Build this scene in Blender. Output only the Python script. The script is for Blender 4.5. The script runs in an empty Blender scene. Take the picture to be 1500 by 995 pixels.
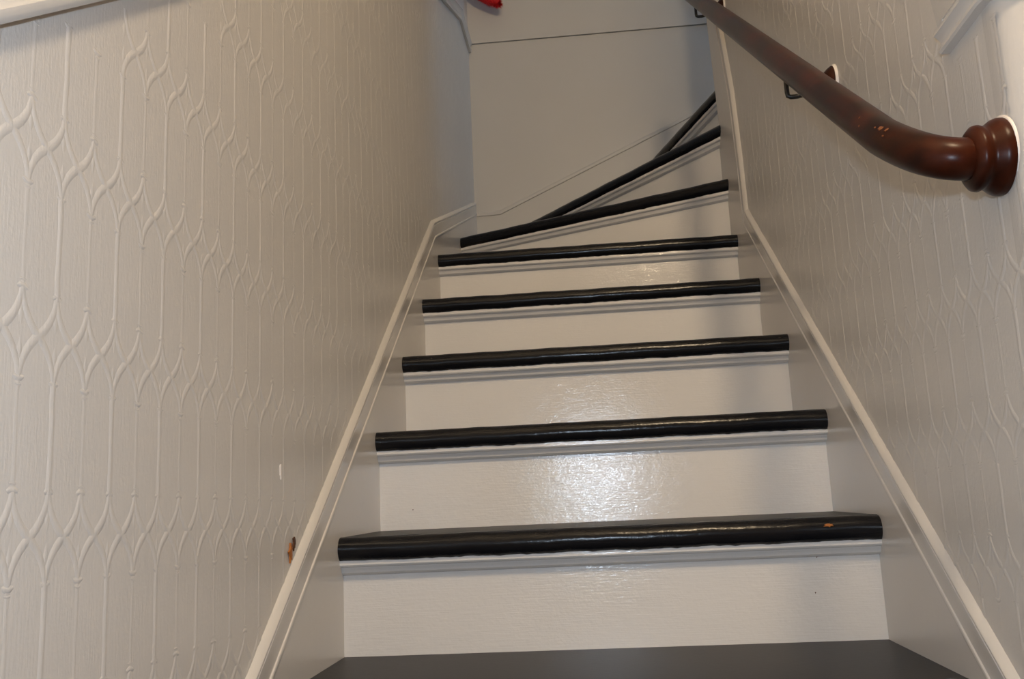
import bpy, bmesh, math, random
from mathutils import Vector, Matrix
random.seed(7)
S = bpy.context.scene
COL = S.collection

# ------------------------------------------------------------------ camera
cam_d = bpy.data.cameras.new('camera'); cam = bpy.data.objects.new('camera', cam_d); COL.objects.link(cam)
CX = Vector((0.41730, -1.53103, 0.21200))
CR = Vector((0.99474763, 0.09238900, -0.04406170))
CU = Vector((0.05995949, -0.17707405, 0.98236940))
CF = Vector((-0.08295794, 0.97985155, 0.18168359))
m = Matrix.Identity(4)
for i in range(3):
    m[i][0] = CR[i]; m[i][1] = CU[i]; m[i][2] = -CF[i]; m[i][3] = CX[i]
cam.matrix_world = m
cam_d.sensor_width = 36.0
cam_d.lens = 1389.6 / 1500 * 36
cam_d.clip_start = 0.02
S.camera = cam

# ------------------------------------------------------------------ sky, flash, exposure
FLASH_W, LAMP_W, SKY = 5.9, 100.0, 5.6
w = bpy.data.worlds.new('sky'); S.world = w; w.use_nodes = True
bg = w.node_tree.nodes['Background']
bg.inputs[0].default_value = (0.36, 0.65, 1.0, 1); bg.inputs[1].default_value = SKY
fl_d = bpy.data.lights.new('camera_flash', 'AREA'); fl_d.shape = 'RECTANGLE'
fl_d.size, fl_d.size_y = 0.05, 0.03
fl_d.energy = FLASH_W; fl_d.color = (0.68, 0.83, 1.0)
fl = bpy.data.objects.new('camera_flash', fl_d); COL.objects.link(fl)
mf = m.copy(); mf.translation = CX + CU * 0.135 - CR * 0.015 + CF * 0.02
fl.matrix_world = mf
pt_d = bpy.data.lights.new('window_portal', 'AREA'); pt_d.shape = 'RECTANGLE'
pt_d.size, pt_d.size_y = 1.0, 0.72
pt = bpy.data.objects.new('window_portal', pt_d); COL.objects.link(pt)
pt.location = (2.60, 1.62, 2.75); pt.rotation_euler = (0, math.radians(90), 0)
pt_d.cycles.is_portal = True
vs = S.view_settings
vs.view_transform = 'Standard'; vs.look = 'None'; vs.gamma = 1.0; vs.use_curve_mapping = False
vs.exposure = 0.0

# ------------------------------------------------------------------ measurements
H, RUN, W, OV, T = 0.19, 0.2668, 0.836, 0.033, 0.038
PL = 0.008                      # skirt boards stand this far proud of the papered walls
YB = 2.03                       # back wall
XR = W + PL                     # papered right wall
YC = -0.623                    # outer corner of right wall
ZF = -2 * H                     # hall floor
SL = H / RUN

# ------------------------------------------------------------------ materials
def principled(name, col, rough=0.5, coat=0.0, spec=0.5):
    mt = bpy.data.materials.new(name); mt.use_nodes = True
    b = mt.node_tree.nodes['Principled BSDF']
    b.inputs['Base Color'].default_value = (*col, 1)
    b.inputs['Roughness'].default_value = rough
    b.inputs['Specular IOR Level'].default_value = spec
    if coat: b.inputs['Coat Weight'].default_value = coat
    return mt, mt.node_tree.nodes, mt.node_tree.links, b
def coords(n, l, scale):
    tc = n.new('ShaderNodeTexCoord'); mp = n.new('ShaderNodeMapping')
    mp.inputs['Scale'].default_value = scale
    l.new(tc.outputs['Object'], mp.inputs[0]); return mp.outputs[0]
def noise(n, l, vec, scale, detail=3.0, rough=0.55):
    t = n.new('ShaderNodeTexNoise'); t.inputs['Scale'].default_value = scale
    t.inputs['Detail'].default_value = detail; t.inputs['Roughness'].default_value = rough
    l.new(vec, t.inputs['Vector']); return t.outputs['Fac']
def ramp(n, l, fac, stops):
    r = n.new('ShaderNodeValToRGB'); e = r.color_ramp.elements
    e[0].position, e[0].color = stops[0][0], (*stops[0][1], 1)
    e[1].position, e[1].color = stops[-1][0], (*stops[-1][1], 1)
    for p, c in stops[1:-1]:
        q = e.new(p); q.color = (*c, 1)
    l.new(fac, r.inputs[0]); return r.outputs[0]
def bump(n, l, b, hs, prev=None):
    for h, st, d in hs:
        bp = n.new('ShaderNodeBump'); bp.inputs['Strength'].default_value = st; bp.inputs['Distance'].default_value = d
        l.new(h, bp.inputs['Height'])
        if prev: l.new(prev, bp.inputs['Normal'])
        prev = bp.outputs[0]
    l.new(prev, b.inputs['Normal'])

def paint(name, col, rough, brush, amount, fine=260, dirt=0.04):
    mt, n, l, b = principled(name, col, rough)
    v = coords(n, l, brush)
    a = noise(n, l, v, 60, 3)
    g = coords(n, l, (1, 1, 1))
    f = noise(n, l, g, fine, 2)
    big = noise(n, l, g, 2.2, 4)
    c = ramp(n, l, big, [(0.35, tuple(x * (1 - dirt) for x in col)), (0.65, col)])
    l.new(c, b.inputs['Base Color'])
    bump(n, l, b, [(a, amount, 0.002), (f, amount * 0.7, 0.0012)])
    return mt
WALL = (0.70, 0.668, 0.630)
M_wall = paint('cream_gloss_wall_paint', WALL, 0.34, (6, 6, 1), 0.16)
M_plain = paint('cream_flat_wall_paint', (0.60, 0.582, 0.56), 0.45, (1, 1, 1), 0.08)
M_trim = paint('cream_gloss_trim_paint', (0.71, 0.675, 0.632), 0.26, (1, 1, 1), 0.05)
def riser_paint():
    mt, n, l, b = principled('white_gloss_riser_paint', (0.80, 0.775, 0.75), 0.13)
    st = noise(n, l, coords(n, l, (0.5, 1, 9)), 45, 4)      # horizontal brush strokes
    lump = noise(n, l, coords(n, l, (1, 1, 1)), 55, 3)
    fine = noise(n, l, coords(n, l, (1, 1, 1)), 230, 2)
    big = noise(n, l, coords(n, l, (1, 1, 1)), 3.0, 4)
    c = ramp(n, l, big, [(0.35, (0.775, 0.745, 0.715)), (0.65, (0.80, 0.775, 0.75))])
    l.new(c, b.inputs['Base Color'])
    bump(n, l, b, [(lump, 0.10, 0.004), (st, 0.16, 0.002), (fine, 0.16, 0.001)])
    return mt
M_riser = riser_paint()
M_ceil = paint('ceiling_paint', (0.75, 0.73, 0.70), 0.7, (1, 1, 1), 0.05)
M_black = paint('black_gloss_nosing_paint', (0.010, 0.010, 0.012), 0.21, (1, 2, 2), 0.22, 150, 0.2)
M_black.node_tree.nodes['Principled BSDF'].inputs['Specular IOR Level'].default_value = 0.26
M_tread = paint('worn_black_tread_paint', (0.016, 0.015, 0.016), 0.42, (1, 6, 6), 0.10, 120, 0.2)
M_tread.node_tree.nodes['Principled BSDF'].inputs['Specular IOR Level'].default_value = 0.22
M_hallw = paint('greige_hall_wall_paint', (0.61, 0.58, 0.545), 0.4, (6, 6, 1), 0.14)
M_hall = paint('dark_hall_wall_paint', (0.32, 0.28, 0.24), 0.6, (1, 1, 1), 0.05)
def wood_rail():
    mt, n, l, b = principled('dark_mahogany_varnish', (0.06, 0.02, 0.01), 0.30, 0.0, 0.16)
    v = coords(n, l, (14, 1.4, 14)); g = coords(n, l, (1, 1, 1))
    a = noise(n, l, v, 5, 5); big = noise(n, l, g, 9, 3)
    mx = n.new('ShaderNodeMath'); mx.operation = 'MULTIPLY_ADD'; mx.inputs[1].default_value = 0.4
    l.new(a, mx.inputs[0]); l.new(big, mx.inputs[2])
    c = ramp(n, l, mx.outputs[0], [(0.45, (0.007, 0.0032, 0.0026)), (0.66, (0.019, 0.0050, 0.0026)), (0.90, (0.052, 0.011, 0.0042))])
    l.new(c, b.inputs['Base Color'])
    bump(n, l, b, [(a, 0.08, 0.001)])
    return mt
M_rail = wood_rail()
M_iron = principled('black_iron', (0.012, 0.011, 0.011), 0.35, 0.2)[0]
M_white = principled('white_paint_edge', (0.86, 0.80, 0.75), 0.35)[0]
M_chip = principled('bare_wood_chip', (0.45, 0.15, 0.025), 0.6)[0]
M_worn = principled('worn_varnish', (0.20, 0.065, 0.018), 0.45)[0]
M_chipd = principled('old_stain_chip', (0.10, 0.035, 0.012), 0.6)[0]
M_red = principled('red_fluff', (0.62, 0.006, 0.010), 0.7)[0]
M_floor = paint('dark_hall_floor', (0.10, 0.06, 0.035), 0.35, (1, 8, 1), 0.05)
M_brass = principled('brass', (0.5, 0.35, 0.12), 0.3)[0]; M_brass.node_tree.nodes['Principled BSDF'].inputs['Metallic'].default_value = 1

# ------------------------------------------------------------------ mesh helpers
def mesh(name, vs_, fs, mat, parent=None, smooth=False, bevel=0.0):
    me = bpy.data.meshes.new(name); me.from_pydata([tuple(v) for v in vs_], [], fs); me.validate()
    bm = bmesh.new(); bm.from_mesh(me)
    bmesh.ops.recalc_face_normals(bm, faces=bm.faces[:]); bm.to_mesh(me); bm.free()
    me.materials.append(mat)
    o = bpy.data.objects.new(name, me); COL.objects.link(o)
    if parent: o.parent = parent
    if smooth:
        for p in me.polygons: p.use_smooth = True
        if smooth is not True:
            me.set_sharp_from_angle(angle=math.radians(smooth))
    if bevel:
        md = o.modifiers.new('bevel', 'BEVEL'); md.width = bevel; md.segments = 2; md.limit_method = 'ANGLE'
    return o
def struct(o): o['kind'] = 'structure'; return o
def thing(name, label, cat, loc=(0, 0, 0), group=None):
    o = bpy.data.objects.new(name, None); COL.objects.link(o); o.location = loc
    o['label'] = label; o['category'] = cat
    if group: o['group'] = group
    return o
def box(x0, x1, y0, y1, z0, z1):
    v = [(x, y, z) for x in (x0, x1) for y in (y0, y1) for z in (z0, z1)]
    return v, [(0, 1, 3, 2), (4, 6, 7, 5), (0, 4, 5, 1), (2, 3, 7, 6), (0, 2, 6, 4), (1, 5, 7, 3)]
def prism(poly, x0, x1):
    """polygon in (y,z) extruded in x"""
    n = len(poly)
    v = [(x0, y, z) for y, z in poly] + [(x1, y, z) for y, z in poly]
    f = [tuple(range(n)), tuple(range(n, 2 * n))[::-1]] + [(i, (i + 1) % n, n + (i + 1) % n, n + i) for i in range(n)]
    return v, f
def loft(rings, close_ring=True, caps=True):
    v, f = [], []
    k = len(rings[0])
    for r in rings: v += r
    for i in range(len(rings) - 1):
        for j in range(k if close_ring else k - 1):
            a = i * k + j; b = i * k + (j + 1) % k
            f.append((a, b, b + k, a + k))
    if caps and close_ring:
        f.append(tuple(range(k))[::-1]); f.append(tuple(range((len(rings) - 1) * k, len(rings) * k)))
    return v, f
def wall_sweep(pts, prof, x0, side):
    """profile (n, p) swept along (y,z) polyline on a wall at x0; p proud of the wall in direction side"""
    rings = []
    for i, (y, z) in enumerate(pts):
        d = []
        if i > 0: d.append(Vector((y - pts[i-1][0], z - pts[i-1][1])).normalized())
        if i < len(pts) - 1: d.append(Vector((pts[i+1][0] - y, pts[i+1][1] - z)).normalized())
        n = [Vector((-q.y, q.x)) for q in d]
        mt = n[0] if len(n) == 1 else (n[0] + n[1]).normalized() / max(0.4, (n[0] + n[1]).normalized().dot(n[0]))
        rings.append([(x0 + side * pr, y + mt.x * nn, z + mt.y * nn) for nn, pr in prof])
    return loft(rings)
def tube(path, rad, seg=20):
    rings = []
    path = [Vector(p) for p in path]
    up = Vector((0.3, 0.2, 1)).normalized(); prev = None
    for i, p in enumerate(path):
        t = (path[min(i + 1, len(path) - 1)] - path[max(i - 1, 0)]).normalized()
        a = (prev - t * prev.dot(t)).normalized() if prev else t.cross(up).normalized()
        prev = a; b = t.cross(a)
        r = rad[i] if isinstance(rad, (list, tuple)) else rad
        rings.append([tuple(p + (a * math.cos(2 * math.pi * j / seg) + b * math.sin(2 * math.pi * j / seg)) * r) for j in range(seg)])
    return loft(rings)
def lathe_x(c, prof, seg=40, sgn=-1):
    """profile (distance from wall, radius) turned about an x axis through c"""
    return loft([[(c[0] + sgn * d, c[1] + r * math.cos(2 * math.pi * j / seg), c[2] + r * math.sin(2 * math.pi * j / seg)) for j in range(seg)] for d, r in prof])

# ------------------------------------------------------------------ room shell
ZC = 3.3
wall_left = struct(mesh('wall_left', *box(-PL - 0.1, -PL, -4.0, YB + 0.1, ZF - 0.05, ZC), M_wall))
ZL = 2.103                      # joint across the back wall
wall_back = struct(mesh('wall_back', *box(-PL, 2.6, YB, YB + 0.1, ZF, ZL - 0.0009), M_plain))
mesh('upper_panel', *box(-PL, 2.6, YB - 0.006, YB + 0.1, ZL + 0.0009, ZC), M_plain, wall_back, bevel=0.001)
# right wall: slab whose far end is a little out of plumb and whose near corner is rounded
wr_poly = [(YC + 0.05, ZF), (1.178, ZF), (1.190, 1.328), (1.250, 1.72), (1.27, ZC), (YC + 0.05, ZC)]
wall_right = struct(mesh('wall_right', *prism(wr_poly, XR, XR + 0.05), M_wall))
cr = 0.035
sec = [(XR, YC + 0.05)] + [(XR + cr - cr * math.cos(a), YC + cr - cr * math.sin(a)) for a in [i * math.pi / 16 for i in range(9)]] + [(2.5, YC), (2.5, YC + 0.05)]
wall_hall = struct(mesh('wall_hall', *loft([[(x, y, z) for x, y in sec] for z in (ZF, ZC)]), M_hallw, smooth=30))
struct(mesh('wall_hall_right', *box(2.5, 2.6, -4.0, YC + 0.05, ZF, ZC), M_hall))
struct(mesh('wall_hall_rear', *box(-PL - 0.1, 2.6, -4.1, -4.0, ZF, ZC), M_hall))
struct(mesh('wall_upper_near', *box(XR + 0.05, 2.6, 1.12, 1.20, ZF, ZC), M_plain))
struct(mesh('ceiling', *box(-PL - 0.1, 2.6, -4.1, YB + 0.1, ZC, ZC + 0.1), M_ceil))
struct(mesh('floor', *box(-PL, 2.5, -4.0, -2 * RUN - 0.02, ZF - 0.05, ZF), M_floor))
struct(mesh('floor_upper', *box(1.06, 2.6, 1.20, YB, 9 * H - 0.1, 9 * H), M_floor))
# upper wall with a window that lets the daylight in
wy0, wy1, wz0, wz1 = 1.26, 1.98, 2.25, 3.25
wv, wf = [], []
for b in ((2.6, 2.7, 1.12, wy0, ZF, ZC), (2.6, 2.7, wy1, YB + 0.1, ZF, ZC), (2.6, 2.7, wy0, wy1, ZF, wz0), (2.6, 2.7, wy0, wy1, wz1, ZC)):
    v, f = box(*b); k = len(wv); wv += v; wf += [tuple(i + k for i in q) for q in f]
struct(mesh('wall_upper_right', wv, wf, M_plain))
win = struct(mesh('window_1', *box(2.62, 2.66, wy0, wy1, (wz0 + wz1) / 2 - 0.02, (wz0 + wz1) / 2 + 0.02), M_trim))
for (a0, a1, b0, b1) in ((wy0, wy0 + .04, wz0, wz1), (wy1 - .04, wy1, wz0, wz1), (wy0 + .04, wy1 - .04, wz0, wz0 + .04), (wy0 + .04, wy1 - .04, wz1 - .04, wz1)):
    mesh('window_frame', *box(2.625, 2.655, a0, a1, b0, b1), M_trim, win)
M_glass = bpy.data.materials.new('window_glass'); M_glass.use_nodes = True
gn = M_glass.node_tree; gn.nodes.clear()
go = gn.nodes.new('ShaderNodeOutputMaterial'); gm = gn.nodes.new('ShaderNodeMixShader'); gt = gn.nodes.new('ShaderNodeBsdfTransparent'); gg = gn.nodes.new('ShaderNodeBsdfGlossy')
gg.inputs['Roughness'].default_value = 0.02; gm.inputs[0].default_value = 0.08
gn.links.new(gt.outputs[0], gm.inputs[1]); gn.links.new(gg.outputs[0], gm.inputs[2]); gn.links.new(gm.outputs[0], go.inputs[0])
mesh('pane', *box(2.638, 2.642, wy0 + .04, wy1 - .04, wz0 + .04, (wz0 + wz1) / 2 - .02), M_glass, win)
mesh('pane', *box(2.638, 2.642, wy0 + .04, wy1 - .04, (wz0 + wz1) / 2 + .02, wz1 - .04), M_glass, win)

# ------------------------------------------------------------------ skirt boards with moulded caps
CAP = [(-0.004, -0.004), (-0.004, 0.0), (-0.003, 0.0018), (0.0, 0.0026), (0.003, 0.0018), (0.004, 0.0), (0.012, 0.0), (0.022, 0.0006), (0.032, 0.0014),
       (0.0335, 0.0014), (0.0345, -0.0004), (0.0365, -0.0004), (0.0375, 0.0020), (0.039, 0.0026), (0.041, 0.0020), (0.047, -0.0070), (0.048, -0.010)]
def bl(y, c): return c + SL * y
LB = [(-0.90, bl(-0.90, .268)), (1.005, .987), (YB - 0.012, 1.378)]
RB = [(YC + 0.01, bl(YC + 0.01, .277)), (0.925, .940), (0.940, 1.112), (0.975, 1.313), (1.060, 1.530), (1.135, 1.72)]
t1 = struct(mesh('trim_1', *prism([(-0.90, ZF)] + LB + [(YB, 1.378), (YB, ZF)], -PL, 0.0), M_trim))
mesh('cap_moulding', *wall_sweep(LB, CAP, 0.0, 1), M_trim, t1, smooth=40)
t2 = struct(mesh('trim_2', *prism([(YC + 0.01, ZF)] + RB + [(1.262, 1.78), (1.252, 1.70), (1.190, 1.328), (1.24, 1.326), (1.24, ZF)], W, XR), M_trim))
mesh('cap_moulding', *wall_sweep(RB, CAP, W, -1), M_trim, t2, smooth=40)
# back wall skirting climbing with the winders
bk = [(0.0, 1.372), (0.093, 1.374), (0.80, 1.690), (1.06, 1.81)]
bv = []
for y in (YB - 0.012, YB):
    bv += [(x, y, z) for x, z in bk] + [(1.06, y, 1.2), (0.0, y, 0.9)]
nb = len(bk) + 2
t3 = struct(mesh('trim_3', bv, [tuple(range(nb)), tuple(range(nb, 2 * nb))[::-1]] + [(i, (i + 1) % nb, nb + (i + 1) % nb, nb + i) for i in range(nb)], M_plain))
capb = []
for i, (x, z) in enumerate(bk):
    capb.append([(x, YB - p, z + n) for n, p in ((-0.006, 0.011), (-0.004, 0.016), (0.006, 0.017), (0.013, 0.014), (0.018, 0.0))])
mesh('cap_moulding', *loft(capb), M_plain, t3)

# ------------------------------------------------------------------ dado rails
DADO = [(0.0, -0.001), (0.0, 0.020), (0.004, 0.024), (0.010, 0.024), (0.013, 0.018), (0.018, 0.016), (0.026, 0.020), (0.034, 0.030), (0.040, 0.030), (0.044, 0.024), (0.044, -0.001)]
LR = [(-2.2, .686 + SL * (-2.2 + .78)), (0.445, 1.557), (1.765, 2.066), (YB - 0.008, 2.066)]
t4 = struct(mesh('trim_4', *wall_sweep(LR, [(n, p * .5) for n, p in DADO], -PL, 1), M_trim, smooth=35))
# right rail: from its sawn end round the corner and on along the hall wall
rpath = [(XR, -0.482)] + [(XR + cr - cr * math.cos(a), YC + cr - cr * math.sin(a)) for a in [i * math.pi / 16 for i in range(9)]] + [(2.5, YC)]
rr = []
for i, (x, y) in enumerate(rpath):
    a = Vector(rpath[max(i - 1, 0)]); b = Vector(rpath[min(i + 1, len(rpath) - 1)])
    t = (b - a).normalized(); n = Vector((t.y, -t.x))
    rr.append([(x + n.x * pr * .5, y + n.y * pr * .5, 0.707 + nn * .65) for nn, pr in DADO])
t5 = struct(mesh('trim_5', *loft(rr), M_trim, smooth=35))
# plain painted strip above that rail, standing slightly over the paper edge
sp = [(YC + 0.04, 0.752), (-0.478, 0.752), (-0.468, 0.728), (-0.453, 0.79), (-0.43, 1.05), (-0.42, 1.6), (YC + 0.04, 1.6)]
mesh('plain_strip', *prism(sp, XR - 0.002, XR + 0.002), M_plain, wall_right)

# ------------------------------------------------------------------ embossed paper relief
def relief(name, x0, side, y_start, y_end, ph_y, ph_z, below, above, parent, DY=0.0472, DZ=0.155):
    v, f = [], []
    def strip(pts, wd, ht):
        prof = [(-1, 0.0), (-0.55, 0.75), (0.0, 1.0), (0.55, 0.75), (1, 0.0)]
        k0 = len(v)
        for i, (y, z, s) in enumerate(pts):
            a = pts[max(i - 1, 0)]; b = pts[min(i + 1, len(pts) - 1)]
            t = Vector((b[0] - a[0], b[1] - a[1])).normalized()
            for q, hh in prof:
                v.append((x0 + side * (hh * ht * s - 0.00008), y - t.y * q * wd * s, z + t.x * q * wd * s))
        k = len(prof)
        for i in range(len(pts) - 1):
            for j in range(k - 1):
                a = k0 + i * k + j
                f.append((a, a + 1, a + 1 + k, a + k))
    def knob(y, z, wd, ht, up):
        strip([(y - wd, z, .5), (y - wd * .5, z - up * .001, .9), (y, z - up * .0015, 1), (y + wd * .5, z - up * .001, .9), (y + wd, z, .5)], 0.0030, ht)
        strip([(y - wd * .6, z - up * .006, .4), (y, z - up * .0065, .9), (y + wd * .6, z - up * .006, .4)], 0.0022, ht * .8)
    n0 = int(math.floor((y_start - ph_y) / DY)); n1 = int(math.ceil((y_end - ph_y) / DY))
    for n in range(n0, n1 + 1):
        y = ph_y + n * DY
        strong = n % 2 == 0
        for r in range(-6, 22):
            z0 = ph_z + r * DZ
            if z0 < below(y) - 0.14 or z0 > above(y) - 0.03: continue
            j = lambda: random.uniform(-.0006, .0006)
            # stem up to the next band
            ws, hs_ = (0.0046, 0.00072) if strong else (0.0036, 0.00032)
            zt = min(z0 + DZ - 0.033, above(y))
            if zt > z0 + 0.05:
                strip([(y + j(), z0 + 0.033 + (zt - z0 - 0.033) * q, 1 - .12 * math.sin(math.pi * q)) for q in (0, .2, .4, .6, .8, 1)], ws, hs_)
                for q in (z0 + 0.034, zt - 0.001):
                    knob(y, q, 0.0062 if strong else 0.0070, 0.0007, 1 if q > z0 + .06 else -1)
            # two crossing ogees to the neighbour
            for sgn in (1, -1):
                pts = []
                for i in range(13):
                    q = i / 12
                    s = 0.5 - 0.5 * math.cos(math.pi * q)
                    zz = 0.034 * (1 - 2 * q) * (0.62 + 0.38 * abs(1 - 2 * q))
                    pts.append((y + DY * (0.30 * q + 0.70 * s), z0 + sgn * zz, 0.9 + 0.25 * math.sin(math.pi * q)))
                strip(pts, 0.0040, 0.00062)
            # small leaf in each cusp
            for sgn in (1, -1):
                strip([(y, z0 + sgn * 0.021, .25), (y, z0 + sgn * 0.014, 1), (y, z0 + sgn * 0.004, .2)], 0.0040, 0.0005)
    o = mesh(name, v, f, M_wall, parent, smooth=True); o['kind'] = 'stuff'; return o
def lrail(y):
    for (a, b), (c, d) in zip(LR[:-1], LR[1:]):
        if a <= y <= c: return b + (d - b) * (y - a) / (c - a)
    return 2.06
relief('embossed_relief', -PL, 1, -1.7, 1.95, -0.823, 0.2105, lambda y: bl(y, .268) if y < 1 else .987 + .38 * (y - 1), lrail, wall_left, 0.0463, 0.1535)
relief('embossed_relief', XR, -1, YC + 0.05, 1.10, -0.459, 0.428, lambda y: bl(y, .277), lambda y: 2.6 if y > -0.47 else 0.70, wall_right, 0.0463, 0.148)

# ------------------------------------------------------------------ staircase
stair = thing('staircase', 'white painted wooden staircase with black treads winding right at the top', 'staircase')
def line_cut(A, B, d, wall):
    """point of the line A-B shifted d backwards, cut by wall ('x',v) or ('y',v)"""
    A = Vector(A); B = Vector(B); t = (B - A).normalized(); n = Vector((-t.y, t.x))
    P = A + n * d
    if wall[0] == 'x': s = (wall[1] - P.x) / t.x
    else: s = (wall[1] - P.y) / t.y
    return P + t * s
def wob(i, k): return 0.0003 * math.sin(i * 0.8 + k * 1.7) + 0.0004 * math.sin(i * 0.31 + k)
def extr(A, B, wa, wb, prof, n=24, wobble=0.0, k=0):
    rings = []
    for i in range(n + 1):
        ring = []
        for d, z in prof:
            a = line_cut(A, B, d, wa); b = line_cut(A, B, d, wb)
            p = a.lerp(b, i / n)
            ring.append((p.x, p.y, z + wobble * wob(i, k)))
        rings.append(ring)
    return loft(rings)
STEPS = []
rag = random.Random(5)
for k in range(-1, 6):
    yf = (k - 1) * RUN - OV - (0.05 if k < 1 else 0)
    STEPS.append((k, (0.0, yf), (W, yf), ('x', 0.0), ('x', W)))
STEPS.append((6, (0.0, 1.512), (W, 1.111), ('x', 0.0), ('x', W)))
STEPS.append((7, (0.19, YB - .012), (W, 1.165), ('y', YB - .012), ('x', W)))
STEPS.append((8, (0.655, YB - .012), (0.895, 1.20), ('y', YB - .012), ('y', 1.22)))
STEPS.append((9, (1.03, YB - .012), (1.03, 1.20), ('y', YB - .012), ('y', 1.205)))
for i, (k, A, B, wa, wb) in enumerate(STEPS):
    z = k * H
    r = T / 2
    if k < 9:
        # flat worn board with a glossy rounded nosing along its front
        zn = z - 0.002
        prof = [(0.055, zn)] + [(r * (1 - math.cos(a)), zn - r + r * math.sin(a)) for a in [math.pi / 2 - math.pi * j / 12 for j in range(13)]] + [(0.055, zn - T)]
        v, f = extr(A, B, wa, wb, prof, 90, 1.0, k)
        np_ = len(prof)
        for q in range(len(v)):                      # ragged lower paint edge
            if q % np_ in (11, 12, 13):
                v[q] = (v[q][0], v[q][1], v[q][2] - rag.random() ** 4 * 0.0016)
        nk, nA, nB, nwa, nwb = STEPS[i + 1]
        ba = line_cut(nA, nB, OV + 0.01, nwa); bb = line_cut(nA, nB, OV + 0.01, nwb)
        fa = line_cut(A, B, 0.021, wa); fb = line_cut(A, B, 0.021, wb)
        poly = [fa, fb]
        if k == 6: poly += [bb, ba, Vector((0.0, YB - .012))]
        elif k == 7: poly += [Vector((W, 1.22)), bb, ba]
        else: poly += [bb, ba]
        n = len(poly)
        zt = [zn + 0.0003, zn + 0.0003] + [z + 0.003] * (n - 2)
        v2 = [(p.x, p.y, q) for p, q in zip(poly, zt)] + [(p.x, p.y, z - 0.03) for p in poly]
        f2 = [tuple(range(n)), tuple(range(n, 2 * n))[::-1]] + [(q, (q + 1) % n, n + (q + 1) % n, n + q) for q in range(n)]
        tr = mesh('tread', v2, f2, M_tread, stair)
        nos = mesh('nosing', v, f, M_black, tr, smooth=40)
        if k == 1: NOSING1 = tr
    rp = [(OV, z - T + .002), (OV, z - H), (OV + 0.018, z - H), (OV + 0.018, z - T + .002)]
    mesh('riser', *extr(A, B, wa, wb, rp, 2), M_riser, stair)
    zb = z - T
    mp = [(OV + .002, zb + .001), (OV - .021, zb + .001), (OV - .021, zb - .007), (OV - .019, zb - .0095), (OV - .014, zb - .011), (OV - .0135, zb - .0125),
          (OV - .012, zb - .014), (OV - .010, zb - .0195), (OV - .006, zb - .0225), (OV - .003, zb - .0235), (OV + .002, zb - .024)]
    mesh('cove_moulding', *extr(A, B, wa, wb, mp, 4), M_riser, stair, smooth=30)

# ------------------------------------------------------------------ handrail
hr = thing('handrail', 'dark brown round wooden handrail fixed to the embossed right wall', 'handrail')
RX, RRAD = 0.762, 0.0218
def rz(y): return 0.567 + 0.702 * (y + 0.544)
ROS = (XR, -0.572, 0.548)
path = [(RX, y, rz(y)) for y in (1.20, 0.9, 0.6, 0.3, 0.0, -0.2, -0.40)]
P0 = Vector((RX, -0.470, rz(-0.470))); P1 = Vector((RX + .002, -0.590, rz(-0.580))); P2 = Vector((XR - 0.03, -0.573, 0.548))
for i in range(13):
    q = i / 12
    path.append(tuple(P0 * (1 - q) ** 2 + P1 * 2 * q * (1 - q) + P2 * q * q))
path.append((XR - 0.002, ROS[1], ROS[2]))
v, f = tube(path, RRAD, 28)
mesh('rail', v, f, M_rail, hr, smooth=50)
ro = mesh('rosette', *lathe_x(ROS, [(0.001, 0.0395), (0.006, 0.0395), (0.010, 0.038), (0.016, 0.0335), (0.019, 0.032), (0.021, 0.0325), (0.025, 0.0340), (0.029, 0.0330), (0.032, 0.0295), (0.034, 0.026), (0.035, 0.021)]), M_rail, hr, smooth=50)
mesh('paint_ring', *lathe_x((XR, ROS[1] - .0005, ROS[2] + .0022), [(-0.001, 0.0396), (0.0010, 0.0394), (0.0016, 0.0386), (0.0016, 0.034)]), M_white, ro, smooth=50)
for by in (-0.016, 0.970):
    bz = rz(by)
    pc = (XR, by, bz - 0.044)
    pl = mesh('bracket_plate', *lathe_x(pc, [(0.0, 0.027), (0.006, 0.0265), (0.012, 0.022), (0.020, 0.013), (0.030, 0.008), (0.031, 0.003)], 28), M_rail, hr, smooth=50)
    mesh('paint_ring', *lathe_x(pc, [(-0.001, 0.0290), (0.002, 0.0288), (0.0045, 0.0272), (0.0045, 0.023)], 28), M_white, pl, smooth=50)
    ax = RX + 0.004
    arm = [(XR - 0.022, by, bz - 0.045), (XR - 0.035, by, bz - 0.052), (XR - 0.048, by, bz - 0.061), (ax + 0.016, by, bz - 0.064), (ax + 0.005, by, bz - 0.064), (ax + 0.001, by, bz - 0.062), (ax, by, bz - 0.056), (ax, by, bz - 0.046), (ax, by, bz - 0.018)]
    mesh('bracket_arm', *tube(arm, 0.0040, 12), M_iron, hr, smooth=60)
    mesh('bracket_saddle', *tube([(RX, by - .020, rz(by - .020) - RRAD * 1.14), (RX, by + .020, rz(by + .020) - RRAD * 1.14)], 0.0045, 10), M_iron, hr, smooth=60)

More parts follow.
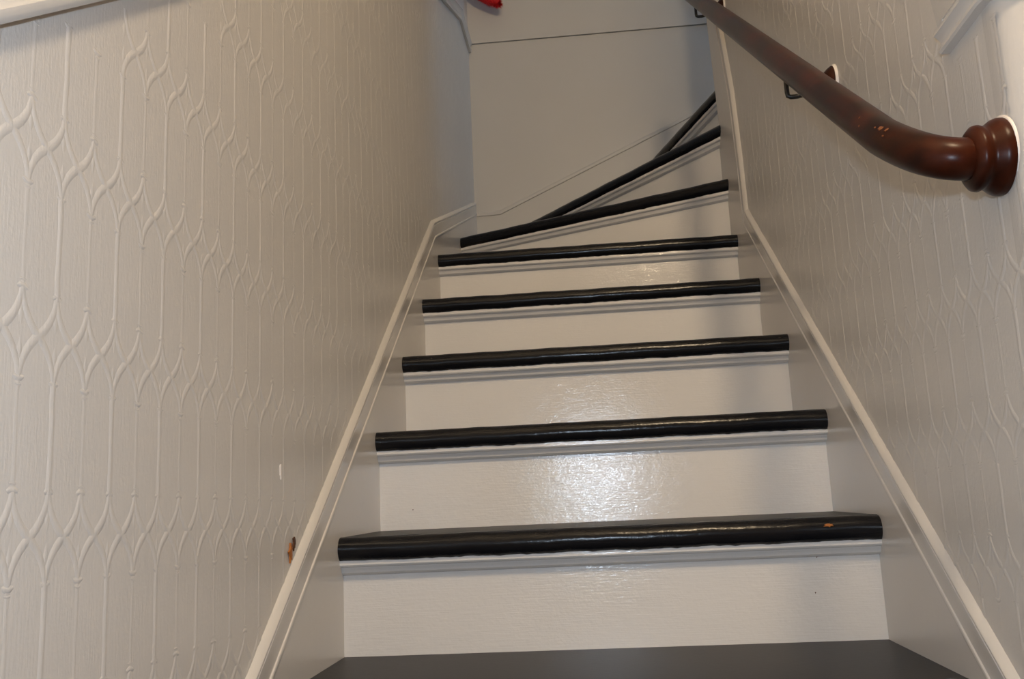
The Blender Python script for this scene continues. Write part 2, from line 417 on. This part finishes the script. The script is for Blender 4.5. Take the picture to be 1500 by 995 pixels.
# ------------------------------------------------------------------ paint chips and scars (worn spots with their own shape)
def blot(name, c, ux, uy, rad, mat, parent, lift, seed, n=14, asp=1.0):
    rnd = random.Random(seed); c = Vector(c); ux = Vector(ux).normalized(); uy = Vector(uy).normalized(); nn = ux.cross(uy)
    ring = []
    for i in range(n):
        a = 2 * math.pi * i / n; r = rad * rnd.uniform(0.45, 1.15)
        ring.append(c + ux * math.cos(a) * r + uy * math.sin(a) * r * asp)
    v = [tuple(p + nn * lift) for p in ring] + [tuple(p - nn * lift) for p in ring] + [tuple(c + nn * lift * 1.5)]
    f = [(i, (i + 1) % n, 2 * n) for i in range(n)] + [(i, i + n, (i + 1) % n + n, (i + 1) % n) for i in range(n)] + [tuple(range(n, 2 * n))]
    return mesh(name, v, f, mat, parent)
blot('bare_wood_scar', (-PL + .002, -0.246, 0.176), (0, 1, 0), (0, 0, 1), 0.0085, M_chip, wall_left, 0.001, 3, asp=1.6)
blot('bare_wood_scar', (-PL + .003, -0.234, 0.186), (0, 1, 0), (0, 0, 1), 0.0060, M_chipd, wall_left, 0.001, 5, asp=1.5)

blot('paint_chip', (0.757, -0.0345, 0.1755), (1, 0, 0), (0, -0.35, -1), 0.0075, M_chip, NOSING1, 0.0012, 8, asp=0.42)
rw = random.Random(21)
ra = Vector((0, 0.8185, 0.5746))
r1 = Vector((-0.79, -0.36, 0.50)); r1 = (r1 - ra * r1.dot(ra)).normalized(); r2 = ra.cross(r1)
for yy, ph, sz, asp in ((-0.498, .30, .0052, .7), (-0.510, .42, .0040, .8), (-0.488, .15, .0026, .6), (-0.440, .10, .0018, .8), (-0.452, -.25, .0022, .6), (-0.515, .05, .0016, .8)):
    rad_ = r1 * math.cos(ph) + r2 * math.sin(ph); tan_ = r2 * math.cos(ph) - r1 * math.sin(ph)     # varnish worn off the bend
    blot('worn_spot', Vector((RX, yy, rz(yy))) + rad_ * (RRAD - .0003), ra, tan_, sz, M_worn, hr, 0.0006, rw.randrange(999), asp=asp)
# white paint drip on the paper
blot('paint_drip', (-PL + .0006, -0.281, 0.284), (0, 1, 0), (0, 0, 1), 0.0035, M_white, wall_left, 0.0008, 4, asp=4.2)
# little nail dots in the risers and skirts
for x, y, z in ((0.063, RUN, 0.23), (0.742, 0.0, 0.128), (0.735, 0.0, 0.075)):
    blot('nail_hole', (x, y + OV - OV - 0.0004, z), (1, 0, 0), (0, 0, 1), 0.0014, M_chipd, stair, 0.0006, 9, n=8)

# ------------------------------------------------------------------ red fluffy thing hanging at the top
rd = random.Random(11)
core_path = [(0.010, YB - 0.075, 2.33), (0.055, YB - 0.072, 2.29), (0.100, YB - 0.07, 2.257), (0.130, YB - 0.07, 2.236)]
fv, ff = tube(core_path, [0.03, 0.032, 0.028, 0.012], 14)
for _ in range(2600):
    q = rd.random() ** 0.7 * 2.999; i = int(q); t = q - i
    p = Vector(core_path[i]).lerp(Vector(core_path[i + 1]), t)
    d = Vector((rd.gauss(0, 1), rd.gauss(0, 1), rd.gauss(0, 1) - .2)).normalized()
    L = rd.uniform(0.020, 0.036) if q < 2.2 else rd.uniform(0.014, 0.026)
    s = d.cross(Vector((0, 0.3, 1))).normalized() * 0.0020
    e = p + d * L + Vector((0, 0, -0.006))
    if e.y > YB - 0.012: continue
    k = len(fv); fv += [tuple(p + s), tuple(p - s), tuple(e)]; ff.append((k, k + 1, k + 2))
boa = mesh('fluffy_decoration', fv, ff, M_red)
boa['label'] = 'bright red fluffy trimming hanging at the top of the stairwell'; boa['category'] = 'decoration'

# ------------------------------------------------------------------ hall lamp behind the viewer
LP = Vector((0.83, -1.7, 2.30))
lamp = thing('pendant_lamp', 'pendant lamp with a warm bulb hanging in the hall below the stairs', 'lamp', LP)
mesh('cord', *tube([(0, 0, 0.12), (0, 0, ZC - LP.z)], 0.004, 8), M_iron, lamp)
def lathe_z(prof, seg=28):
    return loft([[(r * math.cos(2 * math.pi * j / seg), r * math.sin(2 * math.pi * j / seg), z) for j in range(seg)] for z, r in prof])
mesh('lamp_holder', *lathe_z([(0.13, 0.008), (0.125, 0.02), (0.08, 0.022), (0.078, 0.012)]), M_brass, lamp, smooth=40)
M_bulb = bpy.data.materials.new('lit_bulb'); M_bulb.use_nodes = True
bb_ = M_bulb.node_tree.nodes['Principled BSDF']; bb_.inputs['Emission Color'].default_value = (1, .62, .32, 1); bb_.inputs['Emission Strength'].default_value = 4
mesh('bulb', *lathe_z([(0.078, 0.013), (0.06, 0.018), (0.03, 0.032), (0.0, 0.038), (-0.025, 0.030), (-0.036, 0.012)]), M_bulb, lamp, smooth=True)
ld = bpy.data.lights.new('bulb_light', 'POINT'); ld.energy = LAMP_W; ld.color = (1.0, 0.77, 0.495); ld.shadow_soft_size = 0.15
lo = bpy.data.objects.new('bulb_light', ld); COL.objects.link(lo); lo.location = (LP.x, LP.y, LP.z - 0.11)
